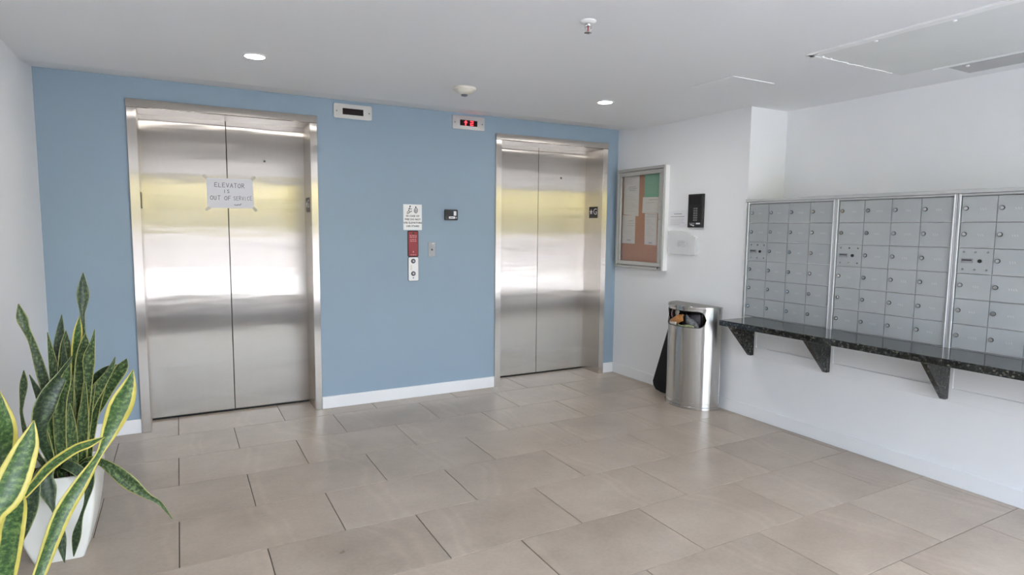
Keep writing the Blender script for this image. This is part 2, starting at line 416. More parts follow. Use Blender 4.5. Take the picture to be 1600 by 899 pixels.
# ------------------------------------------------------------------ elevators
def elevator(o0, i0, i1, o1, label, hole):
    sm = (i0+i1)/2
    t = thing('elevator_entrance', label, 'elevator', ((o0+o1)/2, 0, 0), 'stainless elevators in the blue wall')
    bx('door_panel', 'door_steel', (i0-.01, sm-.0025, YD, YD+.028, .012, ZO+.01), t, .002)
    dp = bx('door_panel', 'door_steel', (sm+.0025, i1+.01, YD, YD+.028, .012, ZO+.01), t, .002)
    bx('door_gap', 'black_gap', (i0, i1, YD+.012, YD+.03, 0, ZO), t)
    bx('sill', 'black_gap', (i0, i1, YD-.002, YD+.03, -.002, .010), t)
    bx('jamb', 'frame_steel', (o0, i0, -.020, YD+.03, 0, ZO), t, .002)
    bx('jamb', 'frame_steel', (i1, o1, -.020, YD+.03, 0, ZO), t, .002)
    bx('header', 'frame_steel', (o0-.002, o1+.002, -.026, .004, ZO, ZH), t, .002)
    bx('soffit', 'soffit', (o0, o1, .004, YD+.03, ZO+.002, ZH-.012), t)
    bm = bmesh.new(); lathe(bm, [(.010, -.002), (.010, 0), (.008, .002)], (hole[0], YD-.001, hole[1]), 'Y', 20); k = obj('keyhole_ring', bm, 'alu_dark', t, smooth=True)
    bm = bmesh.new(); lathe(bm, [(.006, -.0035), (.006, .0)], (hole[0], YD, hole[1]), 'Y', 14); obj('keyhole', bm, 'black_plastic', k)
    return t
def floor_plate(t, x, side, star):
    """raised floor mark on a jamb return"""
    y0, y1 = (.05, .182); x1 = x-side*.003
    p = bx('floor_plate', 'black_plastic', (x, x1, y0, y1, 1.487, 1.594), t, .001)
    if side > 0:
        lettering('G', .085, (x1-.0006, .085, 1.545), 'paper', p, 'right', 'floor_letter')
        bm = bmesh.new(); c = (x1, .150, 1.545); pts = []
        for i in range(10):
            a = PI/2+i*PI/5; r = .030 if i % 2 == 0 else .012
            pts.append((c[0], c[1]-r*math.cos(a), c[2]+r*math.sin(a)))
        prism(bm, pts, (-.0008, 0, 0)); obj('star', bm, 'paper', p)
    return p
eL = elevator(LO, LI, LJ, LE, 'left steel elevator with a handwritten paper note taped to its doors', (.641, 1.859))
floor_plate(eL, LJ, 1, True); floor_plate(eL, LI, -1, True); under(eL)
eR = elevator(RO, RI, RJ, RE, 'right steel elevator beside the glazed notice board', (3.266, 1.861))
floor_plate(eR, RJ, 1, True)
for (z, a, b) in ((1.853-.12, .19, .235), (1.69, .13, .259)):
    pass
under(eR)

# handwritten note taped over the door seam
STROKE = {
 'E': [[(.62,1),(.05,.95),(0,.02),(.65,0)],[(.02,.5),(.5,.52)]], 'L': [[(.05,1),(0,.03),(.6,0)]],
 'V': [[(0,1),(.32,0),(.66,1)]], 'A': [[(0,0),(.35,1),(.68,0)],[(.12,.38),(.56,.4)]], 'T': [[(0,.97),(.72,1)],[(.36,1),(.34,0)]],
 'O': [[(.34,1),(.08,.8),(0,.45),(.12,.1),(.38,0),(.62,.2),(.68,.6),(.55,.9),(.34,1)]],
 'R': [[(.05,0),(.03,1),(.5,.96),(.56,.72),(.4,.53),(.05,.5)],[(.25,.5),(.66,0)]], 'I': [[(.2,1),(.18,0)]],
 'S': [[(.58,.9),(.3,1),(.06,.8),(.2,.58),(.5,.42),(.56,.15),(.3,0),(.02,.1)]], 'U': [[(0,1),(.04,.2),(.3,0),(.56,.2),(.6,1)]],
 'F': [[(.6,1),(.05,.96),(.02,0)],[(.03,.5),(.48,.52)]], 'C': [[(.6,.86),(.34,1),(.06,.75),(.02,.35),(.2,.05),(.6,.1)]], ' ': []}
def ribbon(bm, pts, wd, to3):
    P = [Vector(p) for p in pts]
    for a, b in zip(P, P[1:]):
        d = (b-a)
        if d.length < 1e-6: continue
        n = Vector((-d.y, d.x)).normalized()*wd/2; e = d.normalized()*wd*.3
        bm.faces.new([bm.verts.new(to3(q)) for q in (a-e-n, b+e-n, b+e+n, a-e+n)])
note = bmesh.new()
c4 = [(.252, 1.505), (.561, 1.509), (.555, 1.722), (.250, 1.720)]
prism(note, [(x, YD-.0015, z) for x, z in c4], (0, -.0008, 0))
nt_o = tag(obj('paper_note', note, 'paper'), 'white paper note with faint handwriting taped across left elevator doors', 'note')
def hand(words, wd=.0036):
    bm = bmesh.new()
    for txt, x, z, h, adv, slope in words:
        for i, ch in enumerate(txt):
            dx = x+i*adv; dz = z+slope*i+rng.uniform(-.002, .002); sc = h*rng.uniform(.92, 1.06)
            for st in STROKE[ch]:
                ribbon(bm, [(dx+p[0]*adv*1.05, dz+p[1]*sc) for p in st], wd, lambda q: (q.x, YD-.0026, q.y))
    obj('handwritten_word', bm, 'marker', nt_o)
hand([('ELEVATOR', .302, 1.657, .030, .0255, 0)])
hand([('IS', .362, 1.617, .024, .021, 0)])
hand([('OUT', .272, 1.566, .030, .0235, 0)]); hand([('OF', .364, 1.566, .029, .0245, 0)]); hand([('SERVICE', .424, 1.565, .028, .0185, .0004)], .0027)
bm = bmesh.new(); ribbon(bm, [(.428, 1.532), (.446, 1.529), (.452, 1.534), (.466, 1.531), (.474, 1.541)], .0045, lambda q: (q.x, YD-.0026, q.y))
obj('scribble', bm, 'marker', nt_o)
for (x, z, a) in ((.243, 1.728, 50), (.560, 1.730, -52), (.254, 1.500, 118), (.566, 1.503, 40)):
    bm = bmesh.new(); ca, sa = math.cos(math.radians(a)), math.sin(math.radians(a))
    prism(bm, [(x+u*ca-v*sa, YD-.0024, z+u*sa+v*ca) for u, v in ((-.010,-.017),(.010,-.017),(.010,.017),(-.010,.017))], (0, -.0004, 0)); obj('tape', bm, 'tape', nt_o)

# ------------------------------------------------------------------ things on the blue wall
def rplate(name, mat, x0, x1, z0, z1, y0, y1, r, parent=None, bevel=.0015):
    bm = bmesh.new(); prism(bm, [(x, y0, z) for x, z in rrect(x0, x1, z0, z1, r)], (0, y1-y0, 0)); return obj(name, bm, mat, parent, bevel)
def wall_disc(name, mat, x, z, r, y0, y1, parent, seg=20):
    bm = bmesh.new(); lathe(bm, [(r, y0), (r, y1*.6+y0*.4), (r*.85, y1)], (x, 0, z), 'Y', seg); return obj(name, bm, mat, parent, smooth=True)
def indicator(x0, x1, z0, z1, label, lit):
    t = thing('floor_indicator', label, 'indicator', ((x0+x1)/2, 0, z0), 'floor indicators above the elevators')
    rplate('faceplate', 'plate_steel', x0, x1, z0, z1, 0, -.008, .012, t, .002)
    cx, cz = (x0+x1)/2, (z0+z1)/2-.002
    s = rplate('display_window', 'screen', cx-.077, cx+.077, cz-.023, cz+.023, -.007, -.0095, .002, t, 0)
    for sx in (-1, 1): wall_disc('screw', 'ring_dark', cx+sx*(.5*(x1-x0)-.022), cz, .0045, -.007, -.010, t, 10)
    if lit:
        bm = bmesh.new(); y = -.0102
        ax = cx-.028
        prism(bm, [(ax-.016, y, cz+.002), (ax, y, cz+.019), (ax+.016, y, cz+.002)], (0, -.0006, 0))
        box(bm, ax-.0045, ax+.0045, y-.0006, y, cz-.019, cz+.004); obj('led_arrow', bm, 'led', s)
        bm = bmesh.new(); dx = cx+.026
        for a, b, c, d in ((-.013,.013,.013,.018),(.008,.013,.0,.018),(-.013,.013,-.0025,.0025),(-.013,-.008,-.018,0),(-.013,.013,-.018,-.013)): box(bm, dx+a, dx+b, y-.0006, y, cz+c, cz+d)
        obj('led_digit', bm, 'led', s)
    under(t)
indicator(1.094, 1.379, 2.181, 2.286, 'unlit steel floor indicator beside the left elevator', False)
indicator(2.038, 2.327, 2.183, 2.292, 'steel floor indicator with a red arrow and 2', True)

fs = thing('fire_sign', 'white fire safety sign with pictograms above the call station', 'sign', (1.698, 0, 1.36))
rplate('sign_plate', 'white_plastic', 1.621, 1.775, 1.360, 1.563, 0, -.004, .003, fs, .001)
bm = bmesh.new(); W3 = lambda q: (q.x, -.0046, q.y)
for st in ([(1.676,1.541),(1.672,1.527),(1.664,1.514)], [(1.672,1.530),(1.684,1.524),(1.690,1.528)], [(1.672,1.530),(1.662,1.527)], [(1.664,1.514),(1.676,1.506),(1.672,1.495)], [(1.664,1.514),(1.658,1.503),(1.650,1.497)],
           [(1.650,1.489),(1.662,1.489),(1.662,1.497),(1.674,1.497),(1.674,1.505),(1.688,1.505),(1.688,1.513)]): ribbon(bm, st, .0042, W3)
prism(bm, [(1.677+.006*math.cos(i*PI/5), -.0042, 1.547+.006*math.sin(i*PI/5)) for i in range(10)], (0, -.0005, 0))
obj('running_figure', bm, 'green_ink', fs)
bm = bmesh.new()
ribbon(bm, [(1.724,1.547),(1.728,1.535),(1.738,1.525),(1.738,1.508),(1.729,1.496),(1.719,1.496),(1.711,1.508),(1.712,1.522),(1.719,1.530),(1.724,1.547)], .0048, W3)
ribbon(bm, [(1.725,1.524),(1.729,1.512),(1.724,1.503),(1.719,1.511),(1.725,1.524)], .004, W3); obj('flame', bm, 'green_ink', fs)
for i, s_ in enumerate(('IN CASE OF', 'FIRE DO NOT', 'USE ELEVATORS', 'USE STAIRS')):
    lettering(s_, .0195, (1.698, -.0045, 1.470-i*.0265), 'green_ink', fs, spacing=1.10, bold=.0005)
under(fs)

cs = thing('call_station', 'red and white elevator call station below the fire sign', 'call panel', (1.70, 0, .955))
rplate('backplate', 'black_gap', 1.655, 1.744, 1.147, 1.355, 0, -.006, .010, cs, .001)
rp = rplate('red_plate', 'red_plate', 1.660, 1.739, 1.153, 1.349, -.006, -.009, .008, cs, .001)
for z, ws in ((1.316, (.016, .022, .012)), (1.303, (.020, .012, .016)), (1.285, (.010, .018, .014)), (1.272, (.018, .012, .014)), (1.163, (.012, .016, .010))):
    bm = bmesh.new(); x = 1.6995-(sum(ws)+.008)/2
    for w_ in ws: box(bm, x, x+w_, -.0094, -.0088, z-.0028, z+.0028); x += w_+.004
    obj('worn_lettering', bm, 'pink_ink', rp)
bm = bmesh.new(); lathe(bm, [(.009, -.011), (.009, -.009)], (1.6995, 0, 1.335), 'Y', 16); obj('key_switch', bm, 'ring_dark', rp, smooth=True)
bm = bmesh.new(); prism(bm, [(1.692, -.0093, 1.182), (1.707, -.0093, 1.182), (1.6995, -.0093, 1.197)], (0, -.0006, 0)); obj('triangle_mark', bm, 'pink_ink', rp)
rplate('button_bezel', 'ring_dark', 1.657, 1.745, .952, 1.146, 0, -.005, .012, cs, .001)
wp = rplate('button_plate', 'white_plastic', 1.660, 1.742, .955, 1.143, -.005, -.009, .010, cs, .0015)
for z, up in ((1.113, 1), (1.013, -1)):
    r_ = wall_disc('call_button_ring', 'ring_dark', 1.699, z, .0185, -.008, -.013, wp)
    wall_disc('call_button', 'alu_dark', 1.699, z, .0115, -.011, -.0150, wp)
    bm = bmesh.new(); prism(bm, [(1.693, -.0152, z-.004*up), (1.705, -.0152, z-.004*up), (1.699, -.0152, z+.006*up)], (0, -.0006, 0)); obj('arrow_mark', bm, 'paper', wp)
rplate('fold_mark', 'cream_plastic', 1.674, 1.690, 1.040, 1.083, -.0085, -.0094, .002, wp, 0)
wall_disc('indicator_hole', 'ring_dark', 1.699, .979, .005, -.0085, -.0098, wp, 10)
under(cs)

ks = thing('key_switch_plate', 'small brushed steel key switch plate beside the call station', 'switch plate', (1.86, 0, 1.147))
rplate('plate', 'alu_dark', 1.829, 1.890, 1.147, 1.262, 0, -.005, .003, ks, .001)
wall_disc('key_cylinder', 'ring_dark', 1.860, 1.203, .008, -.004, -.010, ks, 14)
for x, z in ((1.842, 1.25), (1.877, 1.25), (1.860, 1.159), (1.845, 1.225), (1.875, 1.225), (1.846, 1.180), (1.874, 1.180)): wall_disc('screw', 'alu_dark', x, z, .004, -.004, -.007, ks, 8)
rplate('label', 'white_plastic', 1.862, 1.886, 1.248, 1.258, -.0048, -.0058, .001, ks, 0)
under(ks)
cr = thing('card_reader', 'black wall card reader with two white stickers', 'card reader', (2.025, 0, 1.442))
rplate('case', 'black_plastic', 1.968, 2.081, 1.442, 1.530, 0, -.022, .008, cr, .004)
rplate('sticker', 'paper', 2.043, 2.066, 1.480, 1.516, -.0215, -.0226, .002, cr, 0)
st = rplate('sticker', 'paper', 2.000, 2.055, 1.455, 1.473, -.0215, -.0226, .005, cr, 0)
rplate('print', 'ink', 2.012, 2.040, 1.462, 1.466, -.0226, -.0230, .001, st, 0)
rplate('status_light', 'alu_dark', 2.058, 2.072, 1.456, 1.470, -.0215, -.0228, .003, cr, 0)
under(cr)

# ------------------------------------------------------------------ ceiling
def downlight(x, y, label):
    t = thing('downlight', label, 'downlight', (x, y, ZC), 'lit ceiling downlights')
    bm = bmesh.new()
    prof = [(.064, 0), (.064, -.003), (.056, -.006), (.050, -.004), (.050, 0)]
    rings = [[bm.verts.new((x+r*math.cos(2*PI*i/40), y+r*math.sin(2*PI*i/40), ZC+h)) for i in range(40)] for r, h in prof]
    for a, b in zip(rings, rings[1:]):
        for i in range(40): bm.faces.new((a[i], a[(i+1) % 40], b[(i+1) % 40], b[i]))
    obj('trim_ring', bm, 'white_plastic', t, smooth=True)
    bm = bmesh.new(); lathe(bm, [(.0495, ZC-.0005), (.0495, ZC-.003)], (x, y, 0), 'Z', 32); obj('lens', bm, 'lamp', t)
    ld = bpy.data.lights.new('downlight_lamp', 'AREA'); ld.shape = 'DISK'; ld.size = .098; ld.energy = 2.4; ld.color = (1, .98, .96)
    lo = bpy.data.objects.new('downlight_lamp', ld); COL.objects.link(lo); lo.location = (x, y, ZC-.012); lo.parent = t
    under(t)
downlight(.452, -1.057, 'round lit downlight in the ceiling before the left elevator')
downlight(2.748, -1.085, 'round lit downlight in the ceiling before the right elevator')
downlight(.452, -4.35, 'added fill downlight overhead, left of the camera')  # first of four unseen lamps added to brighten the room
downlight(2.748, -4.35, 'added fill downlight overhead, right of the camera')
downlight(.452, -6.2, 'added fill downlight by the entrance glass, left')
downlight(2.748, -6.2, 'added fill downlight by the entrance glass, right')
sm_ = thing('smoke_detector', 'cream round smoke detector on the ceiling between the downlights', 'smoke detector', (1.712, -.965, ZC))
bm = bmesh.new(); lathe(bm, [(.074, 0), (.074, -.012), (.068, -.018)], (1.712, -.965, ZC), 'Z', 40); obj('mounting_base', bm, 'cream_plastic', sm_, smooth=True)
bm = bmesh.new(); lathe(bm, [(.066, -.017), (.060, -.024), (.042, -.036), (.024, -.042)], (1.712, -.965, ZC), 'Z', 40); obj('cover', bm, 'cream_plastic', sm_, smooth=True)
bm = bmesh.new(); lathe(bm, [(.021, -.041), (.021, -.050), (.014, -.053)], (1.712, -.965, ZC), 'Z', 24); obj('sensor_cap', bm, 'alu_dark', sm_, smooth=True)
under(sm_)
sx, sy = 1.653, -2.399
sp = thing('sprinkler_head', 'chrome pendent fire sprinkler hanging from the ceiling', 'sprinkler', (sx, sy, ZC))
bm = bmesh.new(); lathe(bm, [(.034, 0), (.034, -.005), (.024, -.011), (.014, -.012)], (sx, sy, ZC), 'Z', 32); obj('escutcheon', bm, 'white_plastic', sp, smooth=True)
bm = bmesh.new(); lathe(bm, [(.012, -.010), (.012, -.020), (.009, -.024)], (sx, sy, ZC), 'Z', 20); obj('body', bm, 'chrome', sp, smooth=True)
bm = bmesh.new()
for s_ in (-1, 1):
    tube(bm, (sx+s_*.010, sy-s_*.005, ZC-.018), (sx+s_*.013, sy-s_*.006, ZC-.034), .0028); tube(bm, (sx+s_*.013, sy-s_*.006, ZC-.033), (sx+s_*.002, sy-s_*.001, ZC-.048), .0028)
obj('frame_arms', bm, 'chrome', sp, smooth=True)
bm = bmesh.new(); lathe(bm, [(.0022, -.022), (.003, -.035), (.0022, -.047)], (sx, sy, ZC), 'Z', 10); obj('bulb', bm, 'red_plate', sp, smooth=True)
bm = bmesh.new(); lathe(bm, [(.016, -.049), (.017, -.051), (.004, -.053)], (sx, sy, ZC), 'Z', 16); obj('deflector', bm, 'chrome', sp, smooth=True)
under(sp)
# patched access panel with taped edges, grille, small hatch
ap = thing('ceiling_access_panel', 'large patched plaster panel with rough taped edges on the ceiling', 'access panel', (3.3, -3.4, ZC))
bx('panel', 'plaster', (2.925, 3.72, -4.35, -2.57, ZC-.006, ZC), ap, .002)
def rough_strip(x0, x1, y0, y1, axis):
    bm = bmesh.new(); n = 28; top = []; bot = []
    for i in range(n+1):
        u = i/n; j = rng.uniform(-.005, .005); k = rng.uniform(-.005, .005)
        if axis == 'Y': a, b = (x0+j*.5, y0+(y1-y0)*u), (x1+k, y0+(y1-y0)*u)
        else: a, b = (x0+(x1-x0)*u, y0+j), (x0+(x1-x0)*u, y1+k*.5)
        for L_, z in ((bot, ZC-.0085), (top, ZC)): L_.append((bm.verts.new((a[0], a[1], z)), bm.verts.new((b[0], b[1], z))))
    for i in range(n):
        for q in ((bot[i][0], bot[i][1], bot[i+1][1], bot[i+1][0]), (bot[i][0], bot[i+1][0], top[i+1][0], top[i][0]), (bot[i][1], top[i][1], top[i+1][1], bot[i+1][1])): bm.faces.new(q)
    bm.faces.new((bot[0][0], top[0][0], top[0][1], bot[0][1])); bm.faces.new((bot[-1][1], top[-1][1], top[-1][0], bot[-1][0]))
    return bm
obj('edge_tape', rough_strip(2.905, 2.950, -4.35, -2.555, 'Y'), 'plaster_edge', ap)
obj('edge_tape', rough_strip(2.905, 3.62, -2.575, -2.550, 'X'), 'plaster_edge', ap)
for (x, y) in ((2.93, -2.60), (2.99, -2.585), (3.06, -2.58), (3.20, -2.575), (2.965, -2.87), (2.97, -3.20), (2.99, -3.45)):
    bm = bmesh.new(); lathe(bm, [(.010, 0), (.008, -.004), (.003, -.006)], (x, y, ZC-.006), 'Z', 10); obj('plaster_blob', bm, 'plaster_edge', ap, smooth=True)
under(ap)
gr = thing('ceiling_grille', 'grey flush grille in the ceiling above the mailboxes', 'vent', (3.86, -3.5, ZC))
bx('face', 'grille', (3.775, 3.99, -4.35, -2.79, ZC-.005, ZC), gr, .001)
bx('white_lip', 'plaster_edge', (3.722, 3.742, -4.35, -2.735, ZC-.012, ZC), gr, .001)
bm = bmesh.new(); lathe(bm, [(.009, 0), (.009, -.006), (.004, -.008)], (3.80, -2.87, ZC-.005), 'Z', 12); obj('screw', bm, 'white_plastic', gr, smooth=True)
under(gr)
tag(bx('ceiling_hatch', 'ceiling', (2.932, 3.288, -2.061, -1.735, ZC-.004, ZC), None, .0005), 'small square white hatch flush in the ceiling before the pier', 'hatch')

# ------------------------------------------------------------------ notice board and neighbours
def yz(name, mat, pts, x0, x1, parent=None, bevel=0):
    bm = bmesh.new(); prism(bm, [(x0, y, z) for y, z in pts], (x1-x0, 0, 0)); return obj(name, bm, mat, parent, bevel)
def rect(y0, y1, z0, z1): return [(y0, z0), (y1, z0), (y1, z1), (y0, z1)]
nb = thing('notice_board', 'glazed aluminium notice board with cork back on the white pier', 'notice board', (XR, -.385, 1.03))
bo = (-.705, -.066, 1.030, 1.930)
yz('cork_back', 'cork', rect(-.66, -.10, 1.06, 1.90), XR-.012, XR-.004, nb)
def rails(name, mat, y0, y1, z0, z1, wd, xa, xb, bevel):
    for q in (rect(y0, y1, z1-wd, z1), rect(y0, y1, z0, z0+wd), rect(y0, y0+wd, z0+wd, z1-wd), rect(y1-wd, y1, z0+wd, z1-wd)): yz(name, mat, q, xa, xb, nb, bevel)
rails('case_rail', 'white_plastic', *bo, .022, XR, XR-.044, .002)
rails('frame_rail', 'board_frame', bo[0], bo[1], bo[2], bo[3], .026, XR-.044, XR-.060, .004)
rails('door_rail', 'board_frame', bo[0]+.030, bo[1]-.030, bo[2]+.030, bo[3]-.030, .036, XR-.040, XR-.057, .003)
yz('glass_door', 'glass', rect(-.64, -.12, 1.09, 1.87), XR-.048, XR-.045, nb)
bm = bmesh.new(); lathe(bm, [(.008, -.064), (.008, -.055)], (XR, -.655, 1.052), 'X', 14); obj('lock', bm, 'ring_dark', nb, smooth=True)
bm = bmesh.new(); lathe(bm, [(.006, -.064), (.006, -.055)], (XR, -.655, 1.47), 'X', 14); obj('latch', bm, 'chrome', nb, smooth=True)
under(nb)
def sheet(name, label, mat, pts, rows, x=XR-.0135, cat='paper'):
    o = yz(name, mat, pts, x, x-.0008); tag(o, label, cat, 'papers on the notice board')
    y0 = max(p[0] for p in pts); y1 = min(p[0] for p in pts); z1 = max(p[1] for p in pts); z0 = min(p[1] for p in pts)
    bm = bmesh.new()
    for (v, a, b, h) in rows:
        zz = z1-(z1-z0)*v; ya = y0+(y1-y0)*a; yb = y0+(y1-y0)*b
        prism(bm, [(x-.0010, ya, zz), (x-.0010, yb, zz), (x-.0010, yb, zz+h), (x-.0010, ya, zz+h)], (-.0002, 0, 0))
    obj('printed_lines', bm, 'faint_ink', o)
    return o
L1 = [(.3, .3, .8, .006), (.34, .25, .85, .006), (.38, .35, .75, .006)] + [(.1+.03*i, .12, .5+.3*((i*7) % 3)/3, .002) for i in range(5)] + [(.48+.04*i, .12, .6+.25*((i*5) % 4)/4, .002) for i in range(11)]
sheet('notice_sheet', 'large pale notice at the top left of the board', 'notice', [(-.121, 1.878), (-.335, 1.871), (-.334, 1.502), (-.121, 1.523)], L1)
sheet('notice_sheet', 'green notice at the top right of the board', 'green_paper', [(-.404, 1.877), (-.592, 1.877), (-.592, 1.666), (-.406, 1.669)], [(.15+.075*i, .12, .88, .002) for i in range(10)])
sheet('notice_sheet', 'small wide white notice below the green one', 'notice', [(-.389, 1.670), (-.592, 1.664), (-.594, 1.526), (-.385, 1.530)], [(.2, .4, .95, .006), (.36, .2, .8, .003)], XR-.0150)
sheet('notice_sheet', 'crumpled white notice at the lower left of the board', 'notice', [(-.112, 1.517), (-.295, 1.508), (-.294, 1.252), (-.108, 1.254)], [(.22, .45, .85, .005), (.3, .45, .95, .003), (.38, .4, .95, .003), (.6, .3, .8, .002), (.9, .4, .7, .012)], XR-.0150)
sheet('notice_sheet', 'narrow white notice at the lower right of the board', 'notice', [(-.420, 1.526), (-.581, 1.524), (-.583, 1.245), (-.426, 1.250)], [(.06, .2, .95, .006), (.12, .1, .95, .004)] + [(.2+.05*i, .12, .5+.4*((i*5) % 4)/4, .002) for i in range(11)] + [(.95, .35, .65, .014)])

pn = yz('posted_sheet', 'paper', [(-.690, 1.537), (-.921, 1.543), (-.926, 1.414), (-.704, 1.410)], XR-.001, XR-.003)
tag(pn, 'white printed paper posted between the notice board and intercom', 'paper')
bm = bmesh.new()
for zz, a, b, h in ((1.512, -.775, -.865, .006), (1.490, -.735, -.895, .005), (1.470, -.74, -.895, .002), (1.455, -.735, -.88, .002), (1.440, -.735, -.895, .002), (1.427, -.735, -.85, .002)):
    prism(bm, [(XR-.0031, a, zz), (XR-.0031, b, zz), (XR-.0031, b, zz+h), (XR-.0031, a, zz+h)], (-.0003, 0, 0))
obj('printed_lines', bm, 'faint_ink', pn)
# clear acrylic leaflet pocket with an arched front
pk = thing('leaflet_pocket', 'clear acrylic leaflet pocket with arched top below the posted paper', 'holder', (XR, -.9, 1.18))
arch = [(-.734, 1.180), (-1.046, 1.180), (-1.050, 1.322), (-1.020, 1.340), (-.985, 1.354), (-.940, 1.367), (-.889, 1.376), (-.81, 1.379), (-.734, 1.376)]
yz('front_sheet', 'acrylic', arch, XR-.026, XR-.029, pk, .001)
yz('bottom_lip', 'acrylic', rect(-1.046, -.734, 1.178, 1.183), XR, XR-.028, pk)
for y in (-.736, -1.048): yz('side_wall', 'acrylic', rect(y-.002, y+.002, 1.18, 1.32), XR, XR-.027, pk)
lb = yz('label', 'paper', rect(-.945, -.860, 1.246, 1.292), XR-.0292, XR-.0298, pk)
bm = bmesh.new()
for zz, a, b in ((1.284, -.864, -.938), (1.277, -.864, -.938), (1.270, -.864, -.930), (1.258, -.864, -.940), (1.251, -.864, -.905)): prism(bm, [(XR-.0299, a, zz), (XR-.0299, b, zz), (XR-.0299, b, zz+.004), (XR-.0299, a, zz+.004)], (-.0002, 0, 0))
obj('print', bm, 'faint_ink', lb); under(pk)

ic = thing('intercom_panel', 'black entry intercom panel with a keypad on the pier', 'intercom', (XR, -1.03, 1.402))
yz('case', 'black_plastic', rect(-1.110, -.950, 1.402, 1.670), XR, XR-.022, ic, .003)
yz('edge_strip', 'ring_dark', rect(-1.110, -1.098, 1.404, 1.668), XR-.0215, XR-.0235, ic, .0005)
for i in range(6):
    for j in range(2): yz('key', 'key_grey', rect(-1.031-.024*j, -1.013-.024*j, 1.548-.0185*i, 1.560-.0185*i), XR-.0215, XR-.0245, ic, .001)
p = yz('sticker', 'paper', rect(-1.088, -1.044, 1.428, 1.440), XR-.0218, XR-.0228, ic)
yz('sticker', 'alu_dark', rect(-1.030, -.972, 1.432, 1.439), XR-.0218, XR-.0228, ic)
yz('sticker', 'paper', [(-.975, 1.428), (-1.005, 1.428), (-1.012, 1.412), (-1.024, 1.412), (-1.024, 1.425), (-.985, 1.421)][::-1], XR-.0218, XR-.0228, ic)
yz('speaker_face', 'black_gap', rect(-1.085, -.965, 1.585, 1.655), XR-.0215, XR-.0225, ic)
under(ic)

# ------------------------------------------------------------------ mailboxes
ROWS = [1.572-.1358*i for i in range(7)]
def mail_door_mesh():
    bm = bmesh.new(); box(bm, XR-.012, XR+.004, -.1585/2, .1585/2, -.1300/2, .1300/2); bmesh.ops.recalc_face_normals(bm, faces=bm.faces)
    me = bpy.data.meshes.new('mailbox_door'); bm.to_mesh(me); bm.free(); me.materials.append(M['mail']); return me
def lock_mesh():
    bm = bmesh.new(); lathe(bm, [(.0120, XR-.0150), (.0120, XR-.012), (.0120, XR-.0120)], (0, 0, 0), 'X', 18); lathe(bm, [(.0085, XR-.020), (.0095, XR-.0185), (.0095, XR-.014)], (0, 0, 0), 'X', 18)
    bmesh.ops.recalc_face_normals(bm, faces=bm.faces); nr = 18*2+2
    for q_ in list(bm.faces)[:nr]: q_.material_index = 1
    me = bpy.data.meshes.new('lock'); bm.to_mesh(me); bm.free(); me.materials.append(M['chrome']); me.materials.append(M['ring_dark'])
    for q in me.polygons: q.use_smooth = True
    me.set_sharp_from_angle(angle=.7); return me
def slot_mesh():
    bm = bmesh.new(); box(bm, XR-.0206, XR-.0195, -.0014, .0014, -.005, .005); bmesh.ops.recalc_face_normals(bm, faces=bm.faces)
    me = bpy.data.meshes.new('key_slot'); bm.to_mesh(me); bm.free(); me.materials.append(M['black_plastic']); return me
DOORM, LOCKM, SLOTM = mail_door_mesh(), lock_mesh(), slot_mesh()
def number_mesh(seed):
    r = random.Random(seed); bm = bmesh.new(); y = 0
    for i in range(r.choice((3, 3, 4))):
        pts = [(y+r.uniform(0, .003), .006), (y-.004, .003*r.uniform(.3, 1)), (y-.001, -.001), (y-.006, -.005)]
        for a, b in zip(pts, pts[1:]):
            bm.faces.new([bm.verts.new((XR-.0123, a[0]+u, a[1]+v)) for u, v in ((0, 0), (b[0]-a[0], b[1]-a[1]), (b[0]-a[0], b[1]-a[1]+.0016), (0, .0016))])
        y -= .0105
    me = bpy.data.meshes.new('number'); bm.to_mesh(me); bm.free(); me.materials.append(M['alu_light']); return me
NUMS = [number_mesh(i) for i in range(8)]
def place(name, me, parent, loc):
    o = bpy.data.objects.new(name, me); COL.objects.link(o); o.parent = parent; o.location = loc; return o
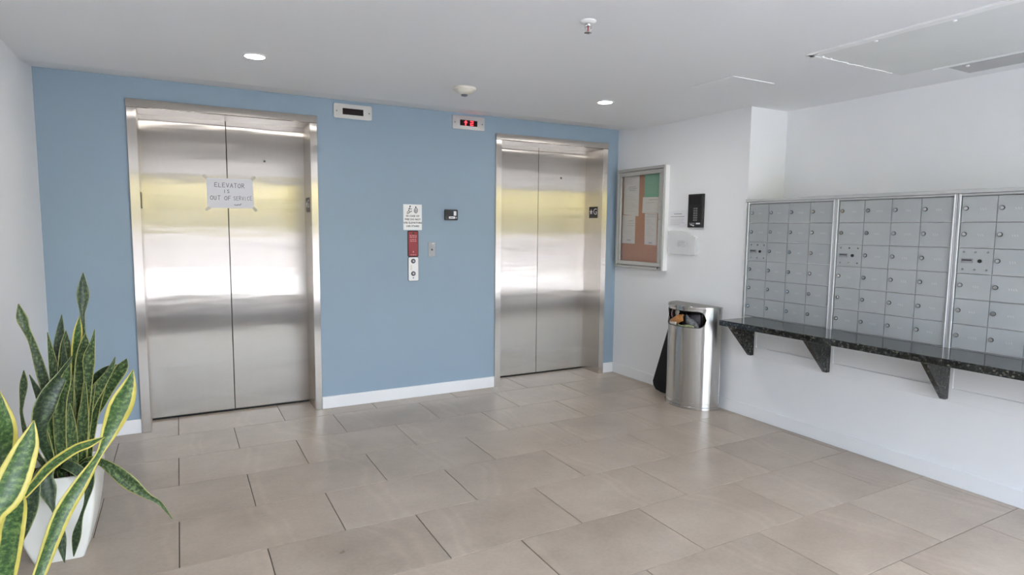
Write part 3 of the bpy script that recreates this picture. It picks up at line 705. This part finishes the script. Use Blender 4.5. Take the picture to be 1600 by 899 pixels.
def mailbox(y0, label, i):
    """y0: left edge of the door field (towards the pier)"""
    yl, yr = y0+.0178, y0-.650-.0178
    t = thing('mailbox_unit', label, 'mailbox', (XR, (yl+yr)/2, .738), 'wall mailbox units above the granite counter')
    bx('cabinet', 'alu_dark', (XR-.001, XC-.01, yr+.001, yl-.001, .739, 1.586), t)
    for a, b in ((yl-.0005, yl-.0168), (yr+.0168, yr+.0005)):
        bx('side_rail', 'alu', (XR-.001, XR-.018, a, b, .740, 1.586), t, .003)
    bx('rail_bead', 'alu_light', (XR-.016, XR-.022, yl-.0168, yl-.011, .742, 1.584), t, .002); bx('rail_bead', 'alu_light', (XR-.016, XR-.022, yr+.0168, yr+.011, .742, 1.584), t, .002)
    bx('top_rail', 'alu', (XR-.001, XR-.018, yl-.0168, yr+.0168, 1.574, 1.586), t, .002); bx('bottom_rail', 'alu', (XR-.001, XR-.018, yl-.0168, yr+.0168, .740, .756), t, .002)
    for r in range(1, 6): bx('row_rail', 'alu_light', (XR-.001, XR-.0145, y0, y0-.650, ROWS[r]+.0004, ROWS[r]+.0027), t, .0006)
    under(t)
    for r in range(6):
        for c_ in range(4):
            yc = y0-.0825-.1615*c_; zc = (ROWS[r]+ROWS[r+1])/2
            master = r == 2 and c_ == 0
            d = place('mailbox_door', DOORM, t, (0, yc, zc)); d.matrix_parent_inverse = t.matrix_world.inverted()
            if master:
                d.name = 'master_panel'
                bm = bmesh.new(); lathe(bm, [(.0095, XR-.016), (.0095, XR-.012)], (0, -.022, 0), 'X', 16); obj('master_lock', bm, 'black_plastic', d, smooth=True)
                s_ = bx('maker_label', 'alu_dark', (XR-.0120, XR-.0126, .010, .066, -.012, .012), d)
                bx('print', 'ink', (XR-.0126, XR-.0129, .016, .062, -.001, .007), s_); bx('print', 'faint_ink', (XR-.0126, XR-.0129, .016, .050, -.009, -.004), s_)
                for yy in (.055, .0, -.055):
                    for zz in (.046, -.046): place('screw', LOCKM, d, (XR*(1-.42)-.0072, yy, zz)).scale = (.42, .42, .42)
            else:
                l_ = place('lock', LOCKM, d, (0, .060, .004)); place('number', NUMS[(r*5+c_*3+i) % 8], d, (0, .0+rng.uniform(-.006, .012), -.002))
    for ob in list(t.children): pass
    return t
mailbox(-1.5585, 'silver mailbox unit at the left, next to the pier', 0)
mailbox(-2.2445, 'middle silver mailbox unit of the three on the wall', 2)
mailbox(-2.9305, 'silver mailbox unit at the right end, cut by the picture edge', 4)

# granite counter and its brackets
gc = tag(bx('granite_counter', 'granite', (3.372, XR-.0185, -4.5, -1.634, .716, .755), None, .003), 'long black granite counter shelf below the mailboxes', 'counter')
def bracket(y, label):
    t = thing('shelf_bracket', label, 'bracket', (XR, y, .473), 'granite brackets under the counter')
    bm = bmesh.new(); prism(bm, [(XR-.012, y+.014, .7155), (3.455, y+.014, .7155), (XR-.045, y+.014, .473), (XR-.012, y+.014, .473)], (0, -.028, 0)); obj('gusset', bm, 'granite', t, .001)
    bx('mounting_plate', 'trim_white', (XR-.0105, XR-.0005, y-.030, y+.013, .466, .7155), t, .001); under(t)
bracket(-1.637, 'triangular black granite bracket nearest the steel bin')
bracket(-2.232, 'middle triangular black granite bracket under the counter')
bracket(-2.925, 'triangular black granite bracket at the right under the counter')

# ------------------------------------------------------------------ steel bin
BX, BY, BA, BD, BH = 3.66, -1.16, .24, .22, .800
def Dpt(t, k=1.0, off=0.0): return (BX-(BD*k+off)*math.cos(t), BY+(BA*k+off)*math.sin(t))
tb = thing('waste_bin', 'half round brushed steel waste bin stuffed with flyers by the pier', 'bin', (BX-.1, BY, 0))
def slot_ext(t):
    """capsule opening: half height at angle t"""
    T, hh = math.radians(56), .061; s = abs(t)*.23; S = T*.23
    if s >= S: return 0
    if s <= S-hh: return hh
    return math.sqrt(max(hh*hh-(s-(S-hh))**2, 0))
ZS = .700
bm = bmesh.new(); nT = 120; ts = [-PI/2+PI*i/nT for i in range(nT+1)]; cols = []
for t in ts:
    h = slot_ext(t); x, y = Dpt(t)
    cols.append([bm.verts.new((x, y, z)) for z in (.012, ZS-h)] + [bm.verts.new((x, y, z)) for z in (ZS+h, BH-.018)])
for a, b in zip(cols, cols[1:]):
    bm.faces.new((a[0], b[0], b[1], a[1])); bm.faces.new((a[2], b[2], b[3], a[3]))
v = [bm.verts.new((BX, BY-BA, .012)), bm.verts.new((BX, BY+BA, .012)), bm.verts.new((BX, BY+BA, BH-.018)), bm.verts.new((BX, BY-BA, BH-.018))]; bm.faces.new(v)
bmesh.ops.remove_doubles(bm, verts=bm.verts, dist=1e-5)
body = obj('body', bm, 'bin_steel', tb, smooth=True)
def Dslab(name, mat, z0, z1, off, parent, bevel=0, inner=None):
    bm = bmesh.new(); pts = [Dpt(t, 1, off)+(z0,) for t in ts[::3]]
    pts[0] = (BX+off*.5,)+pts[0][1:]; pts[-1] = (BX+off*.5,)+pts[-1][1:]
    prism(bm, pts, (0, 0, z1-z0)); return obj(name, bm, mat, parent, bevel, smooth=True)
Dslab('lid', 'bin_steel', BH-.020, BH, .004, tb, .003)
Dslab('base_ring', 'bin_steel', 0, .022, .006, tb, .003)
Dslab('base_band', 'bin_steel', .024, .052, .002, tb, .001)
bm = bmesh.new(); ins = [Dpt(t, .93) for t in ts[::3]]
for a, b in zip(ins, ins[1:]):
    bm.faces.new([bm.verts.new(p) for p in ((*a, .05), (*b, .05), (*b, ZS-.07), (*a, ZS-.07))])
bm.faces.new([bm.verts.new((*p, .56)) for p in ins])
obj('inner_liner', bm, 'black_gap', tb)
bm = bmesh.new()
rim = [Dpt(t, 1, .0015)+(0,) for t in ts]
for s_ in (1, -1):
    pr = None
    for t in ts:
        h = slot_ext(t)
        if h <= 0: continue
        x, y = Dpt(t, 1, .002); xi, yi = Dpt(t, 1, -.010); z = ZS+s_*h
        q = (bm.verts.new((x, y, z+s_*.003)), bm.verts.new((x, y, z)), bm.verts.new((xi, yi, z)))
        if pr: bm.faces.new((pr[0], q[0], q[1], pr[1])); bm.faces.new((pr[1], q[1], q[2], pr[2]))
        pr = q
obj('slot_rim', bm, 'ring_dark', tb, smooth=True)
under(tb)
def flyer(name, label, mat, t0, t1, z0, z1, tilt, k0, bend):
    """curved crumpled sheet stuffed behind the slot"""
    bm = bmesh.new(); n, m = 12, 6; g = []
    for i in range(n+1):
        row = []
        for j in range(m+1):
            u, v = i/n, j/m; t = math.radians(t0+(t1-t0)*u)
            x, y = Dpt(t, k0+bend*math.sin(PI*u)*.5+.04*math.sin(PI*v)); z = z0+(z1-z0)*v+tilt*(u-.5)+.006*math.sin(7*u+3*v)
            row.append(bm.verts.new((x, y, z)))
        g.append(row)
    for i in range(n):
        for j in range(m): bm.faces.new((g[i][j], g[i+1][j], g[i+1][j+1], g[i][j+1]))
    o = obj(name, bm, mat, None, smooth=True); md = o.modifiers.new('thickness', 'SOLIDIFY'); md.thickness = .0015
    return tag(o, label, 'flyer', 'flyers in the steel bin')
flyer('flyer', 'orange flyer slanting up across the bin opening', 'mag_a', 38, -10, .648, .704, .060, .90, .02)
flyer('flyer', 'purple flyer at the left in the bin opening', 'mag_b', 55, 30, .682, .745, .01, .86, .03)
flyer('flyer', 'pale crumpled flyer under the orange one in the bin', 'mag_d', 52, 6, .618, .668, .010, .91, .01)
flyer('flyer', 'dark flyer standing in the right of the bin opening', 'mag_c', 2, -50, .610, .735, .03, .70, .05)
flyer('flyer', 'grey patterned flyer leaning at the right of the bin opening', 'mag_f', -14, -44, .628, .700, -.07, .83, .02)
flyer('flyer', 'pale green flyer at the bottom of the bin opening', 'mag_e', 4, -34, .620, .652, -.004, .91, .01)
flyer('flyer', 'small pale flyer behind the others in the bin opening', 'mag_d', 30, 12, .69, .748, -.01, .76, .02)
# black tapered sheet leaning between the bin and the wall
bm = bmesh.new()
ol = [(-.690, .075), (-.705, .040), (-.740, .012), (-.80, .002), (-.895, .002), (-.895, .60), (-.83, .62), (-.806, .606), (-.796, .56)]
prism(bm, [(XR-.018-.075*max(0, 1-z/.60), y, z) for y, z in ol], (-.022, 0, 0))
tag(obj('leaning_board', bm, 'black_cloth', None, .006), 'black tapered flat board leaning on the wall behind the bin', 'board')

# ------------------------------------------------------------------ snake plants
LEAF = {
 'a1':[(-0.356,-1.56,0.363,0.027),(-0.336,-1.56,0.597,0.035),(-0.321,-1.56,0.816,0.038),(-0.31,-1.56,0.952,0.024),(-0.306,-1.56,1.006,0.019),(-0.301,-1.56,1.078,0.046),(-0.298,-1.56,1.132,0.029),(-0.295,-1.56,1.178,0.003)],
 'a2':[(-0.408,-1.54,0.365,0.027),(-0.433,-1.5,0.538,0.033),(-0.459,-1.46,0.665,0.036),(-0.477,-1.44,0.752,0.038),(-0.503,-1.42,0.87,0.025),(-0.525,-1.4,0.929,0.027),(-0.537,-1.4,0.98,0.038),(-0.545,-1.4,1.04,0.003)],
 'a3':[(-0.475,-1.5,0.355,0.019),(-0.529,-1.47,0.46,0.022),(-0.55,-1.45,0.569,0.011),(-0.547,-1.45,0.621,0.014),(-0.536,-1.45,0.703,0.027),(-0.533,-1.45,0.763,0.003)],
 'a4':[(-0.406,-1.52,0.358,0.025),(-0.413,-1.52,0.569,0.033),(-0.42,-1.52,0.705,0.03),(-0.408,-1.52,0.789,0.035),(-0.393,-1.52,0.905,0.035),(-0.382,-1.52,1.0,0.003)],
 'a5':[(-0.393,-1.55,0.366,0.024),(-0.399,-1.56,0.606,0.029),(-0.392,-1.56,0.714,0.032),(-0.383,-1.56,0.795,0.035),(-0.371,-1.56,0.875,0.035),(-0.366,-1.56,0.937,0.003)],
 'a6':[(-0.364,-1.6,0.378,0.024),(-0.348,-1.6,0.61,0.032),(-0.334,-1.6,0.825,0.032),(-0.321,-1.6,0.932,0.032),(-0.312,-1.6,0.998,0.003)],
 'a7':[(-0.344,-1.62,0.382,0.027),(-0.331,-1.63,0.588,0.037),(-0.315,-1.63,0.775,0.045),(-0.3,-1.63,0.868,0.042),(-0.291,-1.63,0.931,0.003)],
 'a8':[(-0.332,-1.65,0.382,0.024),(-0.303,-1.67,0.622,0.034),(-0.286,-1.67,0.741,0.031),(-0.278,-1.67,0.833,0.042),(-0.264,-1.67,0.898,0.018),(-0.255,-1.67,0.951,0.003)],
 'a9':[(-0.421,-1.65,0.398,0.026),(-0.444,-1.7,0.52,0.036),(-0.446,-1.72,0.591,0.05),(-0.43,-1.72,0.658,0.073),(-0.406,-1.7,0.717,0.063),(-0.373,-1.68,0.771,0.041),(-0.336,-1.66,0.847,0.003)],
 'a10':[(-0.388,-1.67,0.399,0.031),(-0.387,-1.68,0.531,0.041),(-0.38,-1.68,0.662,0.044),(-0.359,-1.68,0.751,0.039),(-0.341,-1.68,0.82,0.003)],
 'a10b':[(-0.367,-1.64,0.385,0.029),(-0.36,-1.64,0.541,0.037),(-0.355,-1.64,0.675,0.037),(-0.344,-1.64,0.767,0.003)],
 'a10c':[(-0.326,-1.66,0.379,0.029),(-0.316,-1.68,0.493,0.039),(-0.307,-1.68,0.599,0.037),(-0.294,-1.68,0.731,0.003)],
 'a10d':[(-0.429,-1.6,0.382,0.024),(-0.432,-1.6,0.486,0.032),(-0.417,-1.6,0.619,0.034),(-0.386,-1.6,0.723,0.003)],
 'a11':[(-0.341,-1.54,0.344,0.022),(-0.322,-1.53,0.587,0.025),(-0.29,-1.52,0.699,0.028),(-0.252,-1.52,0.74,0.031),(-0.216,-1.52,0.759,0.02),(-0.19,-1.52,0.767,0.003)],
 'a12':[(-0.329,-1.6,0.363,0.024),(-0.31,-1.61,0.552,0.03),(-0.289,-1.61,0.632,0.04),(-0.266,-1.61,0.684,0.048),(-0.233,-1.61,0.735,0.032),(-0.21,-1.61,0.774,0.022),(-0.195,-1.61,0.819,0.003)],
 'a13':[(-0.33,-1.56,0.344,0.019),(-0.283,-1.57,0.545,0.019),(-0.253,-1.57,0.611,0.025),(-0.22,-1.57,0.683,0.039),(-0.182,-1.57,0.749,0.05),(-0.167,-1.57,0.775,0.036),(-0.157,-1.57,0.8,0.003)],
 'a16':[(-0.351,-1.64,0.362,0.024),(-0.3,-1.69,0.412,0.029),(-0.254,-1.73,0.412,0.029),(-0.207,-1.76,0.379,0.044),(-0.153,-1.78,0.322,0.053),(-0.094,-1.8,0.263,0.024),(-0.049,-1.81,0.224,0.016),(-0.008,-1.82,0.152,0.003)],
 'a17':[(-0.397,-1.7,0.393,0.026),(-0.411,-1.76,0.436,0.038),(-0.423,-1.8,0.409,0.044),(-0.418,-1.81,0.355,0.054),(-0.406,-1.81,0.281,0.015),(-0.394,-1.81,0.226,0.017),(-0.388,-1.81,0.154,0.035),(-0.381,-1.81,0.053,0.003)],
 'a18':[(-0.331,-1.68,0.373,0.024),(-0.295,-1.74,0.407,0.034),(-0.286,-1.8,0.356,0.033),(-0.301,-1.81,0.284,0.013),(-0.319,-1.81,0.227,0.013),(-0.337,-1.81,0.15,0.03),(-0.351,-1.81,0.071,0.003)],
 'a19':[(-0.384,-1.68,0.375,0.021),(-0.379,-1.73,0.424,0.031),(-0.344,-1.78,0.425,0.038),(-0.312,-1.8,0.398,0.035),(-0.289,-1.8,0.343,0.003)],
 'b14':[(-0.401,-2.36,0.171,0.028),(-0.367,-2.32,0.274,0.037),(-0.312,-2.27,0.428,0.052),(-0.261,-2.23,0.511,0.045),(-0.223,-2.21,0.57,0.026),(-0.2,-2.2,0.608,0.024),(-0.173,-2.18,0.67,0.053),(-0.141,-2.17,0.749,0.076),(-0.116,-2.16,0.81,0.049),(-0.099,-2.15,0.868,0.002)],
 'b15':[(-0.486,-2.45,0.464,0.022),(-0.436,-2.4,0.521,0.019),(-0.398,-2.36,0.538,0.021),(-0.366,-2.33,0.567,0.024),(-0.327,-2.3,0.608,0.031),(-0.267,-2.27,0.643,0.029),(-0.226,-2.25,0.651,0.026),(-0.183,-2.24,0.665,0.002)],
 'b20':[(-0.474,-2.6,0.533,0.03),(-0.429,-2.56,0.567,0.059),(-0.39,-2.54,0.619,0.075),(-0.371,-2.52,0.673,0.079),(-0.346,-2.5,0.74,0.059),(-0.335,-2.49,0.777,0.033),(-0.327,-2.48,0.812,0.002)],
 'b21':[(-0.472,-2.45,0.461,0.026),(-0.435,-2.42,0.613,0.052),(-0.416,-2.4,0.71,0.057),(-0.408,-2.4,0.786,0.045),(-0.413,-2.4,0.844,0.026),(-0.419,-2.4,0.897,0.002)],
 'b22':[(-0.426,-2.5,0.281,0.033),(-0.412,-2.5,0.374,0.055),(-0.4,-2.5,0.447,0.062),(-0.387,-2.5,0.521,0.062),(-0.382,-2.47,0.564,0.048),(-0.38,-2.44,0.594,0.019)],
 'a23':[(-0.445,-1.83,0.424,0.024),(-0.455,-1.84,0.38,0.043),(-0.474,-1.85,0.313,0.063),(-0.498,-1.86,0.227,0.043),(-0.525,-1.86,0.147,0.002)],
}
LEAF['b15'] = [(-.47, -2.50, .185, .02), (-.50, -2.49, .36, .022)] + LEAF['b15']
LEAF['b20'] = [(-.47, -2.56, .185, .024), (-.495, -2.60, .40, .028)] + LEAF['b20'][1:]
LEAF['b21'] = [(-.48, -2.47, .185, .02)] + LEAF['b21']
LEAF['b22'] = [(-.43, -2.50, .185, .022)] + LEAF['b22']
LEAF['b14'] = [(-.405, -2.37, .178, .026)] + LEAF['b14'][1:]
LEAF['a23'] = [(-.425, -1.64, .345, .02), (-.435, -1.74, .425, .022)] + LEAF['a23']
for _i, (_x, _y, _h, _l) in enumerate(((-.40,-1.52,.93,-.02),(-.37,-1.50,.88,.01),(-.345,-1.58,.86,.02),(-.375,-1.60,.80,-.01),(-.33,-1.64,.72,.04),(-.395,-1.66,.70,-.03),(-.41,-1.58,.77,-.05),(-.35,-1.68,.66,.0),(-.375,-1.56,.90,.0),(-.32,-1.57,.74,.06))):
    LEAF['ax%d' % _i] = [(_x, _y, .335, .024), (_x+_l*.3, _y, .335+(_h-.335)*.35, .034), (_x+_l*.8, _y-.01, .335+(_h-.335)*.7, .036), (_x+_l*1.6, _y-.01, _h, .003)]
STY = dict(ax1='leaf_dark', ax3='leaf_dark', ax6='leaf_dark', ax8='leaf_dark', b14='leaf_bright', b15='leaf_bright', b20='leaf_bright', b21='leaf_bright', b22='leaf_bright', a1='leaf_dark', a4='leaf_dark', a9='leaf_dark', a11='leaf_dark', a17='leaf_dark', a18='leaf_dark', a19='leaf_dark', a23='leaf_dark', a6='leaf_bright', a10d='leaf_dark')
CAMP = Vector((.06, -4.64, 1.37))
def catmull(P, n):
    out = []; m = len(P)-1
    for s in range(n+1):
        u = s/n*m; i = min(int(u), m-1); f = u-i
        p0, p1, p2, p3 = P[max(i-1, 0)], P[i], P[i+1], P[min(i+2, m)]
        out.append([.5*((2*b)+(-a+c)*f+(2*a-5*b+4*c-d)*f*f+(-a+3*b-3*c+d)*f**3) for a, b, c, d in zip(p0, p1, p2, p3)])
    return out
def leaf(key, parent, zsoil):
    pts = [list(p) for p in LEAF[key]]
    r = random.Random(key); n = 30; C = catmull(pts, n); turn = math.radians(r.uniform(-28, 28))
    bm = bmesh.new(); uv = bm.loops.layers.uv.new('UVMap'); rows = []; fold = r.uniform(.10, .24); length = 0; vs = []
    for i, c in enumerate(C):
        p = Vector(c[:3]); a = Vector(C[max(i-1, 0)][:3]); b = Vector(C[min(i+1, n)][:3]); tg = (b-a).normalized()
        if i: length += (p-Vector(C[i-1][:3])).length
        nr = (CAMP-p); nr = (nr-nr.dot(tg)*tg).normalized(); nr = Matrix.Rotation(turn, 3, tg) @ nr
        wd = tg.cross(nr).normalized(); hw = max(c[3], .002)/2/math.cos(turn)
        row = []
        for u in (-1, -.62, 0, .62, 1): row.append(bm.verts.new(p+wd*hw*u+nr*hw*fold*2*(abs(u)**1.5-.5)))
        rows.append(row); vs.append(length)
    for i in range(n):
        for j in range(4):
            f = bm.faces.new((rows[i][j], rows[i][j+1], rows[i+1][j+1], rows[i+1][j])); U = (0, .19, .5, .81, 1)
            for lp, (uu, vv) in zip(f.loops, ((U[j], vs[i]), (U[j+1], vs[i]), (U[j+1], vs[i+1]), (U[j], vs[i+1]))): lp[uv].uv = (uu, vv)
            f.smooth = True
    me = bpy.data.meshes.new('leaf'); bm.to_mesh(me); bm.free()
    o = meshobj('leaf', me, STY.get(key, 'leaf_mid'), parent)
    md = o.modifiers.new('thickness', 'SOLIDIFY'); md.thickness = .0022; md.offset = 0
    return o
def planter(t, cx, cy, h, top, bot, rot=0.0):
    bm = bmesh.new(); rings = []
    for k in range(13):
        f = k/12; hw = bot+(top-bot)*(1-(1-f)**1.9); rr = hw*.16; z = h*f; ring = []
        for x, y in rrect(-hw, hw, -hw, hw, rr, 4):
            ring.append(bm.verts.new((cx+x*math.cos(rot)-y*math.sin(rot), cy+x*math.sin(rot)+y*math.cos(rot), z)))
        rings.append(ring)
    for f in (.93, .90):
        hw = top*f; z = h if f == .93 else h-.05
        rings.append([bm.verts.new((cx+x*math.cos(rot)-y*math.sin(rot), cy+x*math.sin(rot)+y*math.cos(rot), z)) for x, y in rrect(-hw, hw, -hw, hw, hw*.16, 4)])
    n = len(rings[0])
    for a, b in zip(rings, rings[1:]):
        for i in range(n): bm.faces.new((a[i], a[(i+1) % n], b[(i+1) % n], b[i]))
    bm.faces.new(rings[0]); obj('pot', bm, 'pot', t, smooth=True)
    hw = top*.905; bm = bmesh.new(); pts = rrect(-hw, hw, -hw, hw, hw*.16, 4)
    ce = bm.verts.new((cx, cy, h-.028)); o = [bm.verts.new((cx+x*math.cos(rot)-y*math.sin(rot), cy+x*math.sin(rot)+y*math.cos(rot), h-.035)) for x, y in pts]
    for i in range(len(o)): bm.faces.new((ce, o[i], o[(i+1) % len(o)]))
    obj('soil', bm, 'soil', t)
pa = thing('snake_plant', 'tall snake plant in a white tapered square pot by the left wall', 'plant', (-.415, -1.59, 0), 'snake plants by the left wall')
planter(pa, -.415, -1.590, .370, .145, .084, -.04)
pb = thing('snake_plant', 'near snake plant with yellow edged leaves at the lower left corner', 'plant', (-.465, -2.485, 0), 'snake plants by the left wall')
planter(pb, -.465, -2.485, .215, .140, .095)
for k in LEAF: leaf(k, pa if k[0] == 'a' else pb, .34)
under(pa); under(pb)
